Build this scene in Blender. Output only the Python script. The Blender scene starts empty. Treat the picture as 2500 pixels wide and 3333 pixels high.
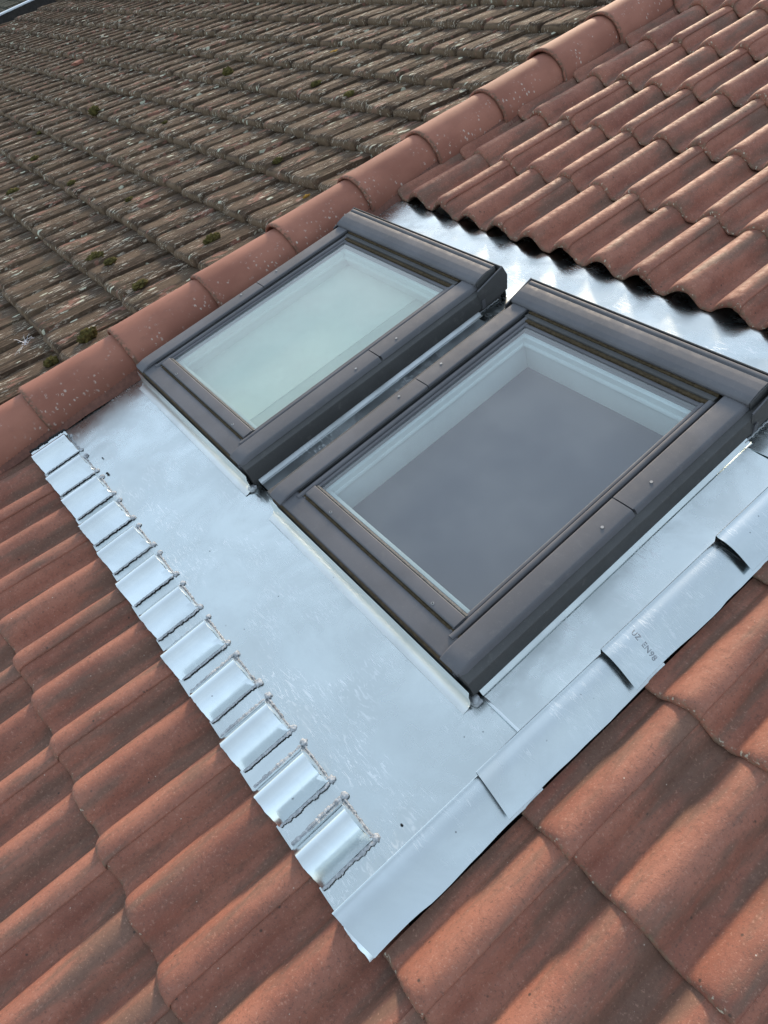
import bpy, bmesh, math, random
from mathutils import Matrix, Vector, noise

# ------------------------------------------------------------------ frame of reference
# Roof coordinates: u along the courses, v up the slope, w out of the roof (metres).
PITCH = math.radians(25)
RM = Matrix.Rotation(PITCH, 4, 'X')
scene = bpy.context.scene
col = scene.collection

# ------------------------------------------------------------------ camera
CAM = Vector((2.15024, 0.08706, 1.36421))
RIGHT = Vector((0.60917805, 0.75034803, -0.25667088))
DOWN = Vector((0.50364148, -0.61606135, -0.60565145))
FWD = Vector((-0.61257438, 0.23967947, -0.75319744))
FPX = 2246.3 / 3333.0                       # focal length in picture heights
cam_data = bpy.data.cameras.new("camera")
cam_data.sensor_fit = 'VERTICAL'
cam_data.sensor_height = 36.0
cam_data.lens = 36.0 * FPX
cam_data.clip_start = 0.05
cam_data.clip_end = 500
cam = bpy.data.objects.new("camera", cam_data)
col.objects.link(cam)
m = Matrix.Identity(4)
for i in range(3):
    m[i][0], m[i][1], m[i][2], m[i][3] = RIGHT[i], -DOWN[i], -FWD[i], CAM[i]
cam.matrix_world = RM @ m
scene.camera = cam

# ------------------------------------------------------------------ sky and sun
TO_SUN = (RM @ Vector((-0.64, 0.74, 0.20))).normalized()
SUN_EL = math.asin(TO_SUN.z)
SUN_AZ = math.atan2(TO_SUN.x, TO_SUN.y)
world = bpy.data.worlds.new("World")
scene.world = world
world.use_nodes = True
wt = world.node_tree
bg = wt.nodes['Background']
sky = wt.nodes.new('ShaderNodeTexSky')
sky.sky_type = 'NISHITA'
sky.sun_disc = False
sky.sun_elevation = SUN_EL
sky.sun_rotation = SUN_AZ
sky.air_density = 1.0
sky.dust_density = 1.4
sky.ozone_density = 1.0
# thin broken cloud: whitens the sky here and there
tc = wt.nodes.new('ShaderNodeTexCoord')
cn = wt.nodes.new('ShaderNodeTexNoise')
cn.inputs['Scale'].default_value = 1.4
cn.inputs['Detail'].default_value = 4
cn.inputs['Roughness'].default_value = 0.55
wt.links.new(tc.outputs['Generated'], cn.inputs['Vector'])
cr = wt.nodes.new('ShaderNodeMapRange')
cr.inputs['From Min'].default_value = 0.35
cr.inputs['From Max'].default_value = 0.7
cr.inputs['To Min'].default_value = 0.46
cr.inputs['To Max'].default_value = 0.60
wt.links.new(cn.outputs['Fac'], cr.inputs['Value'])
cm = wt.nodes.new('ShaderNodeMix')
cm.data_type = 'RGBA'
wt.links.new(cr.outputs['Result'], cm.inputs['Factor'])
wt.links.new(sky.outputs['Color'], cm.inputs[6])
cm.inputs[7].default_value = (4.9, 5.75, 6.3, 1)
wt.links.new(cm.outputs[2], bg.inputs['Color'])
bg.inputs['Strength'].default_value = 0.13

sun_data = bpy.data.lights.new("sun", 'SUN')
sun_data.energy = 2.7
sun_data.angle = math.radians(8)
sun_data.color = (1.0, 0.80, 0.58)
sun = bpy.data.objects.new("sun", sun_data)
col.objects.link(sun)
sun.rotation_euler = TO_SUN.to_track_quat('Z', 'Y').to_euler()
sun.location = (0, 0, 8)

vs = scene.view_settings
vs.view_transform = 'Standard'
vs.look = 'None'
vs.exposure = 0.80
vs.gamma = 1.0
vs.use_curve_mapping = False
scene.render.engine = 'CYCLES'
scene.cycles.max_bounces = 5
scene.cycles.diffuse_bounces = 2
scene.cycles.glossy_bounces = 3
scene.cycles.transparent_max_bounces = 8
scene.cycles.adaptive_threshold = 0.02
scene.cycles.blur_glossy = 1.0
scene.cycles.caustics_reflective = False
scene.cycles.sample_clamp_indirect = 4.0

rnd = random.Random(7)


# ------------------------------------------------------------------ material helper
class NT:
    def __init__(self, name):
        self.mat = bpy.data.materials.new(name)
        self.mat.use_nodes = True
        self.t = self.mat.node_tree
        self.p = self.t.nodes['Principled BSDF']
        self.out = self.t.nodes['Material Output']
        self._tc = None

    def n(self, typ, **kw):
        nd = self.t.nodes.new(typ)
        for k, v in kw.items():
            setattr(nd, k, v)
        return nd

    def link(self, a, b):
        self.t.links.new(a, b)

    def obj(self):
        if not self._tc:
            self._tc = self.n('ShaderNodeTexCoord').outputs['Object']
        return self._tc

    def coords(self, scale=(1, 1, 1), rot=(0, 0, 0), rand=True):
        """object coordinates, stretched, shifted by each object's own random number"""
        mp = self.n('ShaderNodeMapping')
        mp.inputs['Scale'].default_value = scale
        mp.inputs['Rotation'].default_value = rot
        self.link(self.obj(), mp.inputs['Vector'])
        if not rand:
            return mp.outputs['Vector']
        oi = self.n('ShaderNodeObjectInfo')
        mul = self.n('ShaderNodeMath', operation='MULTIPLY')
        mul.inputs[1].default_value = 57.0
        self.link(oi.outputs['Random'], mul.inputs[0])
        add = self.n('ShaderNodeVectorMath', operation='ADD')
        self.link(mp.outputs['Vector'], add.inputs[0])
        self.link(mul.outputs[0], add.inputs[1])
        return add.outputs[0]

    def noise(self, vec, scale, detail=4, rough=.55, dist=0):
        nd = self.n('ShaderNodeTexNoise')
        nd.inputs['Scale'].default_value = scale
        nd.inputs['Detail'].default_value = detail
        nd.inputs['Roughness'].default_value = rough
        nd.inputs['Distortion'].default_value = dist
        self.link(vec, nd.inputs['Vector'])
        return nd.outputs['Fac']

    def vor(self, vec, scale, feature='F1', rand=1.0):
        nd = self.n('ShaderNodeTexVoronoi', feature=feature)
        nd.inputs['Scale'].default_value = scale
        nd.inputs['Randomness'].default_value = rand
        self.link(vec, nd.inputs['Vector'])
        return nd.outputs['Distance']

    def ramp(self, val, a, b, lo=0.0, hi=1.0, smooth=True):
        nd = self.n('ShaderNodeMapRange')
        nd.interpolation_type = 'SMOOTHSTEP' if smooth else 'LINEAR'
        nd.inputs['From Min'].default_value = a
        nd.inputs['From Max'].default_value = b
        nd.inputs['To Min'].default_value = lo
        nd.inputs['To Max'].default_value = hi
        self.link(val, nd.inputs['Value'])
        return nd.outputs['Result']

    def math(self, op, a, b=None):
        nd = self.n('ShaderNodeMath', operation=op)
        for i, x in enumerate((a, b)):
            if x is None:
                continue
            if isinstance(x, (int, float)):
                nd.inputs[i].default_value = x
            else:
                self.link(x, nd.inputs[i])
        return nd.outputs[0]

    def mix(self, fac, a, b):
        nd = self.n('ShaderNodeMix', data_type='RGBA')
        if isinstance(fac, (int, float)):
            nd.inputs['Factor'].default_value = fac
        else:
            self.link(fac, nd.inputs['Factor'])
        for i, x in ((6, a), (7, b)):
            if isinstance(x, tuple):
                nd.inputs[i].default_value = x + (1,)
            else:
                self.link(x, nd.inputs[i])
        return nd.outputs[2]

    def bump(self, h, strength=.3, dist=.002, chain=None):
        nd = self.n('ShaderNodeBump')
        nd.inputs['Strength'].default_value = strength
        nd.inputs['Distance'].default_value = dist
        self.link(h, nd.inputs['Height'])
        if chain is not None:
            self.link(chain, nd.inputs['Normal'])
        return nd.outputs['Normal']

    def rand(self):
        return self.n('ShaderNodeObjectInfo').outputs['Random']

    def set(self, **kw):
        names = dict(color='Base Color', rough='Roughness', metal='Metallic', normal='Normal',
                     spec='Specular IOR Level', alpha='Alpha', coat='Coat Weight', coat_rough='Coat Roughness')
        for k, v in kw.items():
            s = self.p.inputs[names[k]]
            if isinstance(v, tuple):
                s.default_value = v + (1,)
            elif isinstance(v, (int, float)):
                s.default_value = v
            else:
                self.link(v, s)
        return self.mat


def split_xyz(t):
    nd = t.n('ShaderNodeSeparateXYZ')
    t.link(t.obj(), nd.inputs[0])
    return nd.outputs


def mat_new_tile():
    t = NT('new_concrete_tile')
    xyz = split_xyz(t)
    big = t.noise(t.coords((1, .7, 1)), 7, 4, .6)
    streak = t.noise(t.coords((7, 1.1, 1)), 3.2, 4, .62)
    fine = t.noise(t.coords(), 430, 2, .6)
    mid = t.noise(t.coords(), 55, 4, .68)
    c = t.mix(t.ramp(big, .34, .66), (.222, .084, .058), (.325, .136, .092))
    c = t.mix(t.ramp(t.rand(), 0, 1, 0, .45, False), c, (.330, .130, .082))
    # algae and dirt runs, denser below the course above; pan darkening partly painted shade
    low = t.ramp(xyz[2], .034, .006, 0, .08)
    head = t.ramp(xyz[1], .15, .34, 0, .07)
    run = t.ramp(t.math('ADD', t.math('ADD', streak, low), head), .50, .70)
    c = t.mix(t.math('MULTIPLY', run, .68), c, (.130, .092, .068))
    c = t.mix(t.ramp(mid, .50, .74, 0, .45), c, (.165, .085, .064))
    c = t.mix(t.ramp(mid, .40, .24, 0, .35), c, (.42, .215, .158))
    c = t.mix(t.ramp(fine, .55, .78, 0, .5), c, (.14, .068, .052))
    c = t.mix(t.ramp(fine, .40, .22, 0, .40), c, (.42, .24, .18))
    grit = t.noise(t.coords(), 170, 2, .7)
    c = t.mix(t.ramp(grit, .58, .68, 0, .55), c, (.125, .068, .052))
    c = t.mix(t.ramp(grit, .40, .30, 0, .40), c, (.46, .27, .20))
    # grey crust on the tail edge
    tail = t.math('MULTIPLY', t.ramp(xyz[1], .007, .001), t.ramp(t.noise(t.coords(), 70, 3, .7), .42, .62))
    c = t.mix(t.math('MULTIPLY', tail, .6), c, (.19, .15, .10))
    crumb_ = t.math('MULTIPLY', t.ramp(xyz[1], .010, .002), t.ramp(t.noise(t.coords((1, 1, 1), (0, .4, .9)), 95, 2, .6), .62, .68))
    c = t.mix(t.math('MULTIPLY', crumb_, .85), c, (.50, .45, .35))
    sp = t.vor(t.coords(), 55)
    speck = t.math('MULTIPLY', t.ramp(sp, .085, .04), t.ramp(t.noise(t.coords(), 14, 2), .57, .65))
    c = t.mix(speck, c, (.58, .50, .42))
    dk = t.vor(t.coords((1, 1, 1), (0, 0, .7)), 34)
    dspeck = t.math('MULTIPLY', t.ramp(dk, .13, .05), t.ramp(t.noise(t.coords(), 9, 2), .52, .60))
    c = t.mix(t.math('MULTIPLY', dspeck, .8), c, (.050, .040, .032))
    nrm = t.bump(t.math('ADD', fine, grit), .32, .0016)
    nrm = t.bump(mid, .35, .004, nrm)
    return t.set(color=c, rough=t.ramp(mid, .3, .7, .60, .80), spec=.30, normal=nrm)


def mat_ridge_tile():
    t = NT('smooth_ridge_tile')
    big = t.noise(t.coords((1, .6, 1)), 6, 4, .55)
    fine = t.noise(t.coords(), 380, 3, .6)
    mid = t.noise(t.coords((1.6, .8, 1)), 28, 4, .6)
    c = t.mix(t.ramp(big, .35, .66), (.255, .102, .070), (.335, .142, .098))
    c = t.mix(t.ramp(mid, .54, .72, 0, .30), c, (.215, .098, .072))
    c = t.mix(t.ramp(fine, .6, .8, 0, .3), c, (.15, .06, .045))
    xyz = split_xyz(t)
    # lichen dots gather low on the side away from the old roof
    side = t.ramp(xyz[0], .02, .11)
    cl = t.ramp(t.noise(t.coords(), 11, 3, .6), .42, .62)
    mask = t.math('MULTIPLY', side, cl)
    d1 = t.vor(t.coords((1, 1, .6)), 62)
    dots = t.math('MULTIPLY', t.ramp(d1, .33, .22), mask)
    keep = t.ramp(t.noise(t.coords(), 120, 1), .44, .52)
    dots = t.math('MULTIPLY', dots, keep)
    c = t.mix(t.math('MULTIPLY', dots, .75), c, (.58, .50, .43))
    rim = t.math('MULTIPLY', t.ramp(xyz[1], .018, .004), t.ramp(t.noise(t.coords(), 90, 3), .38, .58))
    c = t.mix(t.math('MULTIPLY', rim, .7), c, (.10, .075, .05))
    nrm = t.bump(fine, .14, .001)
    nrm = t.bump(dots, .4, .001, nrm)
    return t.set(color=c, rough=.74, spec=.25, normal=nrm)


def mat_old_tile():
    t = NT('weathered_lichen_tile')
    xyz = split_xyz(t)
    big = t.noise(t.coords((1, .5, 1)), 7, 3, .6)
    grain = t.noise(t.coords((7, .8, 2)), 26, 4, .72)
    fine = t.noise(t.coords((2.2, .9, 1)), 140, 3, .7)
    c = t.mix(t.ramp(big, .33, .66), (.056, .036, .024), (.120, .080, .052))
    c = t.mix(t.ramp(grain, .48, .72, 0, .8), c, (.215, .152, .106))
    # worn spots where the red body of the tile shows
    red = t.ramp(t.noise(t.coords((1.6, .62, 1)), 10, 3, .6, .6), .60, .66)
    c = t.mix(t.math('MULTIPLY', red, .8), c, (.30, .145, .108))
    butt = t.ramp(xyz[1], .008, -.002)
    c = t.mix(t.math('MULTIPLY', butt, .6), c, (.225, .155, .098))
    c = t.mix(t.ramp(fine, .53, .72, 0, .7), c, (.048, .037, .028))
    # pale flaking crust in streaks that run down the slope
    fl = t.ramp(t.noise(t.coords((5.0, .55, 2)), 22, 4, .78), .565, .61)
    rim = t.ramp(xyz[2], -.004, .006, 0, .10)
    fl = t.math('MULTIPLY', fl, t.ramp(t.math('ADD', t.noise(t.coords((1, .6, 1)), 12, 2), rim), .40, .58))
    c = t.mix(t.math('MULTIPLY', fl, .9), c, (.62, .55, .44))
    # round pale green lichens
    v = t.vor(t.coords((1.7, .55, 1)), 16)
    ln = t.ramp(t.math('ADD', v, t.math('MULTIPLY', t.noise(t.coords(), 95, 2), .25)), .34, .29)
    ln = t.math('MULTIPLY', ln, t.ramp(t.noise(t.coords((1, 1, 1), (.3, .2, 1.1)), 8, 2), .52, .57))
    c = t.mix(ln, c, (.60, .60, .47))
    c = t.mix(t.ramp(t.noise(t.coords(), 6, 3, .6), .55, .75, 0, .3), c, (.085, .082, .05))
    h = t.math('ADD', t.math('MULTIPLY', grain, .9), t.math('MULTIPLY', fine, .6))
    nrm = t.bump(h, .9, .007)
    nrm = t.bump(t.math('ADD', fl, ln), .6, .0025, nrm)
    return t.set(color=c, rough=.88, spec=.2, normal=nrm)


def mat_far_tile():
    t = NT('grey_green_far_tile')
    a = t.noise(t.coords(), 9, 5, .65)
    c = t.mix(t.ramp(a, .35, .65), (.062, .058, .042), (.105, .098, .075))
    c = t.mix(t.ramp(t.noise(t.coords(), 40, 3), .62, .72, 0, .7), c, (.30, .29, .24))
    return t.set(color=c, rough=.9, spec=.2)


def mat_zinc(name, base=(.69, .745, .745), rough=(.13, .32), dull=0.0, wave=.5, marks_k=1.0):
    t = NT(name)
    xy = t.coords((1, 1, 1))
    cloud = t.noise(xy, 4.5, 4, .6, .8)
    wipe = t.noise(t.coords((1.0, 4.0, 1), (0, 0, .75)), 17, 2, .5, 2.6)
    wipe2 = t.noise(t.coords((1.0, 4.6, 1), (0, 0, 1.15)), 23, 2, .5, 2.2)
    patch = t.ramp(t.noise(xy, 7, 2, .5, .5), .44, .60)
    marks = t.math('MULTIPLY', t.ramp(t.math('MAXIMUM', wipe, wipe2), .56, .70), patch)
    marks = t.math('MULTIPLY', marks, marks_k)
    c = t.mix(t.ramp(cloud, .33, .66), base, tuple(x * .88 for x in base))
    c = t.mix(t.math('MULTIPLY', marks, .5), c, (.93, .95, .97))
    sp = t.vor(xy, 34)
    dirt = t.math('MULTIPLY', t.ramp(sp, .075, .045), t.ramp(t.noise(xy, 6, 2), .57, .62))
    c = t.mix(t.math('MULTIPLY', dirt, .85), c, (.05, .05, .055))
    film = t.ramp(t.noise(xy, 2.6, 5, .7, .5), .44, .68, 0, .42 + dull)
    c = t.mix(film, c, (.56, .60, .60))
    r = t.math('ADD', t.ramp(cloud, .3, .7, rough[0], rough[1]), t.math('MULTIPLY', marks, .25))
    r = t.math('ADD', r, t.math('MULTIPLY', film, .25))
    if wave == 0:
        return t.set(color=c, rough=r, metal=1.0)
    nrm = t.bump(t.math('ADD', wipe, wipe2), .018, .004)
    nrm = t.bump(t.noise(xy, 10, 2, .5), wave * .25, .006, nrm)
    return t.set(color=c, rough=r, metal=1.0, normal=nrm)


def mat_solder():
    t = NT('dull_solder')
    a = t.noise(t.coords(), 120, 3, .6)
    c = t.mix(t.ramp(a, .4, .65), (.42, .44, .46), (.60, .62, .64))
    c = t.mix(t.ramp(t.noise(t.coords(), 45, 2), .60, .72, 0, .6), c, (.20, .20, .21))
    return t.set(color=c, rough=.7, metal=.35, spec=.3, normal=t.bump(a, .15, .001))


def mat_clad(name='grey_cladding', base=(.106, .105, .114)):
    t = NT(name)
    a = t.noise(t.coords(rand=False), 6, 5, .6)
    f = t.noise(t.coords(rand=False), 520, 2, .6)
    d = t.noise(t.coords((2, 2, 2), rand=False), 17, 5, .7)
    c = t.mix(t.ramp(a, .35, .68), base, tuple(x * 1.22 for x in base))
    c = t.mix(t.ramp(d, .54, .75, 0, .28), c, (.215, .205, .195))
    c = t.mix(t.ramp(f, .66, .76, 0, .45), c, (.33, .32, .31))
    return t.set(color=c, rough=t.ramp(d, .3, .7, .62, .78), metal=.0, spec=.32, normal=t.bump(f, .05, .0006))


def mat_plain(name, color, rough=.6, metal=0.0, var=.25, scale=30, bump=0.0, spec=.4):
    t = NT(name)
    a = t.noise(t.coords(), scale, 5, .6)
    c = t.mix(t.ramp(a, .3, .7), color, tuple(x * (1 - var) for x in color))
    kw = dict(color=c, rough=rough, metal=metal, spec=spec)
    if bump:
        kw['normal'] = t.bump(a, bump, .002)
    return t.set(**kw)


def mat_glass(name, tint, haze):
    """thin double glazing: mirror by Fresnel, the rest goes straight through; dust on top"""
    t = NT(name)
    t.t.nodes.remove(t.p)
    tr = t.n('ShaderNodeBsdfTransparent')
    tr.inputs['Color'].default_value = tint + (1,)
    gl = t.n('ShaderNodeBsdfGlossy')
    gl.inputs['Roughness'].default_value = .015
    gl.inputs['Color'].default_value = (1, 1, 1, 1)
    fr = t.n('ShaderNodeFresnel')
    fr.inputs['IOR'].default_value = 1.75
    m1 = t.n('ShaderNodeMixShader')
    boost = t.math('MULTIPLY', fr.outputs[0], 1.6)
    boost = t.math('MINIMUM', boost, 1.0)
    geo = t.n('ShaderNodeNewGeometry')
    boost = t.math('MULTIPLY', boost, t.math('SUBTRACT', 1.0, geo.outputs['Backfacing']))   # the mirror image forms on the outer face only
    t.link(boost, m1.inputs[0])
    t.link(tr.outputs[0], m1.inputs[1])
    t.link(gl.outputs[0], m1.inputs[2])
    df = t.n('ShaderNodeBsdfDiffuse')
    df.inputs['Color'].default_value = (.55, .56, .55, 1)
    film = t.ramp(t.noise(t.coords(rand=False), 4, 5, .6), .35, .7, haze[0], haze[1])
    v = t.vor(t.coords(rand=False), 190)
    sp = t.math('MULTIPLY', t.ramp(v, .13, .07), t.ramp(t.noise(t.coords(rand=False), 5, 3), .44, .66))
    keep = t.ramp(t.noise(t.coords(rand=False), 260, 1), .55, .6)
    sp = t.math('MULTIPLY', t.math('MULTIPLY', sp, keep), .42)
    m2 = t.n('ShaderNodeMixShader')
    t.link(t.math('MAXIMUM', film, sp), m2.inputs[0])
    t.link(m1.outputs[0], m2.inputs[1])
    t.link(df.outputs[0], m2.inputs[2])
    t.link(m2.outputs[0], t.out.inputs['Surface'])
    return t.mat


def mat_moss():
    t = NT('moss')
    a = t.noise(t.coords(), 45, 5, .7)
    b = t.noise(t.coords(), 190, 3, .7)
    c = t.mix(t.ramp(a, .35, .65), (.060, .052, .020), (.150, .126, .042))
    c = t.mix(t.ramp(b, .5, .75, 0, .7), c, (.030, .030, .010))
    return t.set(color=c, rough=.95, spec=.1, normal=t.bump(b, 1.0, .006))


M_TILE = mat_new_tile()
M_RIDGE = mat_ridge_tile()
M_OLD = mat_old_tile()
M_FAR = mat_far_tile()
M_ZINC = mat_zinc('bright_zinc_sheet')
M_ZINC2 = mat_zinc('polished_zinc', (.80, .85, .86), (.10, .17), -.3, .08, .2)
M_STRIP = mat_zinc('zinc_strip', (.66, .72, .74), (.16, .26), -.1, .12, .5)
M_FOLD = mat_zinc('smooth_zinc_fold', (.78, .80, .79), (.40, .46), -.3, 0.0, 0.0)
M_ZINC3 = mat_zinc('dull_zinc_gutter', (.62, .66, .68), (.26, .45), .25, .5)
M_SOLDER = mat_solder()
M_CLAD = mat_clad()
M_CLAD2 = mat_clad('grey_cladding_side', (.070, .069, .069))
M_GRIME = mat_plain('brown_groove_grime', (.085, .062, .036), .9, 0, .5, 140, .6, .15)
M_GASKET = mat_plain('dusty_gasket', (.19, .185, .175), .85, 0, .55, 260, .6, .15)
M_BLACK = mat_plain('flat_black', (.012, .012, .013), .7, 0, .3, 60)
M_LINING = mat_plain('white_window_lining', (.80, .82, .82), .5, 0, .08, 8)
M_BLIND_A = mat_plain('pale_green_blind', (.80, .84, .79), .75, 0, .10, 6)
M_STRIP_A = mat_plain('grey_green_strip', (.55, .60, .56), .8, 0, .10, 10)
M_BLIND_B = mat_plain('dark_grey_blind', (.096, .082, .114), .8, 0, .06, 5)
M_GLASS_A = mat_glass('greenish_glass', (.90, .97, .94), (.10, .19))
M_GLASS_B = mat_glass('clear_glass', (.89, .94, .94), (.03, .07))
M_DECK = mat_plain('dark_roof_underlay', (.035, .030, .027), .95, 0, .4, 20)
M_PLEAT = mat_plain('pleated_red_strip', (.17, .070, .048), .75, 0, .35, 70)
M_SCREW = mat_plain('steel_screw', (.36, .36, .36), .4, .8, .2, 80)
M_MOSS = mat_moss()
M_CRUMB = mat_plain('dark_crumb', (.03, .032, .034), .8, 0, .5, 300, .6)
M_WHITEMETAL = mat_plain('white_verge_metal', (.72, .77, .82), .35, .1, .04, 4)
M_STRING = mat_plain('white_string', (.72, .74, .82), .8, 0, .15, 200)
M_INK = mat_plain('grey_ink', (.33, .35, .39), .7, 0, .1, 50)
M_ORANGE = mat_plain('orange_lichen', (.42, .24, .05), .95, 0, .5, 160, .9, .1)
M_RED = mat_plain('broken_red_tile', (.30, .12, .08), .85, 0, .4, 60, .4)
M_STUB = mat_plain('mortar', (.20, .175, .13), .95, 0, .5, 120, .9, .1)


# ------------------------------------------------------------------ mesh helpers
def finish(bm, name, mat, sharp=38, data_only=False, parent=None, loc=None):
    bmesh.ops.remove_doubles(bm, verts=bm.verts, dist=1e-6)
    bmesh.ops.recalc_face_normals(bm, faces=bm.faces)
    lim = math.radians(sharp)
    for f in bm.faces:
        f.smooth = True
    for e in bm.edges:
        if len(e.link_faces) == 2:
            e.smooth = e.calc_face_angle(0) < lim
    me = bpy.data.meshes.new(name)
    bm.to_mesh(me)
    bm.free()
    me.materials.append(mat)
    if data_only:
        return me
    return place(name, me, parent, loc)


def place(name, me, parent=None, loc=None, rot=None):
    o = bpy.data.objects.new(name, me)
    if name == 'solder_bead':
        o['kind'] = 'stuff'          # a run of solder ripples, too small to pick apart
    col.objects.link(o)
    if parent is not None:
        o.parent = parent
    if loc is not None:
        o.location = loc
    if rot is not None:
        o.rotation_euler = rot
    return o


def tag(o, label, cat, group=None):
    o['label'] = label
    o['category'] = cat
    if group:
        o['group'] = group
    return o


def thing(name, label, cat, base=(0, 0, 0), frame=None, group=None):
    o = bpy.data.objects.new(name, None)
    o.empty_display_size = .05
    col.objects.link(o)
    o.matrix_world = RM @ (frame if frame is not None else Matrix.Identity(4)) @ Matrix.Translation(Vector(base))
    return tag(o, label, cat, group)


def grid(bm, rows):
    """rows of points -> quads; returns vertex rows"""
    vr = [[bm.verts.new(p) for p in r] for r in rows]
    for a, b in zip(vr[:-1], vr[1:]):
        for i in range(len(a) - 1):
            bm.faces.new((a[i], a[i + 1], b[i + 1], b[i]))
    return vr


def sheet(bm, rows, thick=.0012):
    """thin metal sheet: top rows plus the same rows lowered, edges closed"""
    top = grid(bm, rows)
    bot = grid(bm, [[(p[0], p[1], p[2] - thick) for p in r] for r in rows])
    def edge(a, b):
        for i in range(len(a) - 1):
            bm.faces.new((a[i], a[i + 1], b[i + 1], b[i]))
    edge(top[0], bot[0])
    edge(top[-1], bot[-1])
    edge([r[0] for r in top], [r[0] for r in bot])
    edge([r[-1] for r in top], [r[-1] for r in bot])


def round_poly(pts, r=.002, n=3):
    out = []
    k = len(pts)
    for i in range(k):
        p0, p1, p2 = Vector(pts[i - 1]), Vector(pts[i]), Vector(pts[(i + 1) % k])
        a, b = (p0 - p1), (p2 - p1)
        d = min(r, a.length * .45, b.length * .45)
        if d < 1e-5:
            out.append(tuple(p1))
            continue
        s, e = p1 + a.normalized() * d, p1 + b.normalized() * d
        for j in range(n + 1):
            t = j / n
            q = s * (1 - t) ** 2 + p1 * 2 * t * (1 - t) + e * t * t
            out.append(tuple(q))
    return out


def prism(bm, poly, lo, hi, axis='v', segs=1, r=.0015, n=2, cut_lo=None):
    """closed profile extruded: axis 'v' -> profile is (u,w); axis 'u' -> profile is (v,w)"""
    poly = round_poly(poly, r, n) if r else poly
    rings = []
    for s in range(segs + 1):
        x = lo + (hi - lo) * s / segs
        ring = []
        for (a, b) in poly:
            xx = x
            if s == 0 and cut_lo:
                xx = x + cut_lo(a, b)
            ring.append(bm.verts.new((a, xx, b) if axis == 'v' else (xx, a, b)))
        rings.append(ring)
    k = len(poly)
    for p, q in zip(rings[:-1], rings[1:]):
        for i in range(k):
            bm.faces.new((p[i], p[(i + 1) % k], q[(i + 1) % k], q[i]))
    bm.faces.new(rings[0])
    bm.faces.new(list(reversed(rings[-1])))


def box(bm, lo, hi, bevel=0.0):
    vs_ = [bm.verts.new((x, y, z)) for z in (lo[2], hi[2]) for y in (lo[1], hi[1]) for x in (lo[0], hi[0])]
    fs = [(0, 1, 3, 2), (4, 6, 7, 5), (0, 4, 5, 1), (2, 3, 7, 6), (0, 2, 6, 4), (1, 5, 7, 3)]
    faces = [bm.faces.new([vs_[i] for i in f]) for f in fs]
    if bevel:
        es = {e for f in faces for e in f.edges}
        bmesh.ops.bevel(bm, geom=list(es), offset=bevel, segments=2, affect='EDGES', profile=.5)


def blob(bm, c, s, seed=0, sub=1, amp=.25, freq=9.0):
    mtx = Matrix.Translation(Vector(c)) @ Matrix.Diagonal((s[0], s[1], s[2], 1))
    r = bmesh.ops.create_icosphere(bm, subdivisions=sub, radius=1)
    for v in r['verts']:
        d = noise.noise(v.co * freq * .2 + Vector((seed * 3.1, seed * 1.7, seed))) * amp
        v.co = mtx @ (v.co * (1 + d))


def fbm(x, y, z=0.0, f=1.0):
    return noise.fractal(Vector((x * f, y * f, z)), 1.0, 2.0, 4)


def project(P):
    """roof point -> photograph pixel (2500 x 3333), with its distance"""
    d = Vector(P) - CAM
    z = d.dot(FWD)
    if z < .05:
        return None
    return (1250 + 2246.3 * d.dot(RIGHT) / z, 1666.5 + 2246.3 * d.dot(DOWN) / z, z)


# ------------------------------------------------------------------ new roof
ROLL0, ROLLP, ROLLH = .095, .15, .048


def roll(u, h=ROLLH, half=.060):
    x = abs((u - ROLL0 + ROLLP / 2) % ROLLP - ROLLP / 2)
    if x >= half:
        return 0.0
    k = math.cos(math.pi * x / (2 * half))
    return h * (k ** .82 if k > .45 else .45 ** .82 * (k / .45) ** 1.25)      # round crown, eased into the flat pan


new_roof = thing('new_tiled_roof', 'newer red-brown double-roll tiled roof around the two skylights', 'roof')
bm = bmesh.new()
grid(bm, [[(-.45 + 5.2 * i / 6, -3.0 + 9.5 * j / 8, -.075) for i in range(7)] for j in range(9)])
finish(bm, 'underlay', M_DECK, parent=new_roof)

TILE_T = .017


def new_tile_mesh(var, x0=-.02, x1=.30, lo_res=False):
    """one double-roll tile; local x=0 at its left seam, y=0 at its tail, z=0 in the pans"""
    rr = random.Random(100 + var)
    nu = 40 if not lo_res else 14
    t = TILE_T
    prof = [(.30, -.024), (.05, -.026), (.006, -.0275), (.0006, -.0265), (-.0012, -.0235), (-.0012, -.0190), (.0004, -.0130), (.0035, -.0082),
            (.0080, -.0045), (.0150, -.0018), (.0240, -.0004), (.036, .0004), (.06, 0), (.12, 0), (.18, 0), (.25, 0), (.32, 0), (.40, 0)]
    if lo_res:
        prof = [(.05, -t), (.0, -t), (0, 0), (.2, 0), (.40, 0)]
    us = [x0 + (x1 - x0) * i / nu for i in range(nu + 1)]
    chip = [fbm(u * 25, var * 7.3, 1.0) * .0022 + (rr.random() - .5) * .0009 for u in us]
    rows = []
    for (dy, dz) in prof:
        row = []
        for i, u in enumerate(us):
            h = roll(u + .12)
            e = (u - .235) / .065
            lift = .0045 * min(1, max(0, e)) ** .5 if e > 0 else 0.0
            if u < .02:
                lift -= .0022
            tilt = -.0245 * max(0, dy) / .343 + .0150
            k = max(0, 1 - max(dy, 0) / .03)
            wob = fbm(u * 9, dy * 6, var * 3.7) * .0014
            dz_ = dz * (.58 + .42 * min(1, h / .035))
            row.append((u, dy + chip[i] * k, h + lift + dz_ + tilt + wob))
        # right-hand edge of the over-lapping roll
        u, y, z = row[-1]
        row += [(u + .0016, y, z - .0016), (u + .0018, y, z - .006)]
        rows.append(row)
    b = bmesh.new()
    grid(b, rows)
    return finish(b, 'roof_tile', M_TILE, 60, True)


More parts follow.
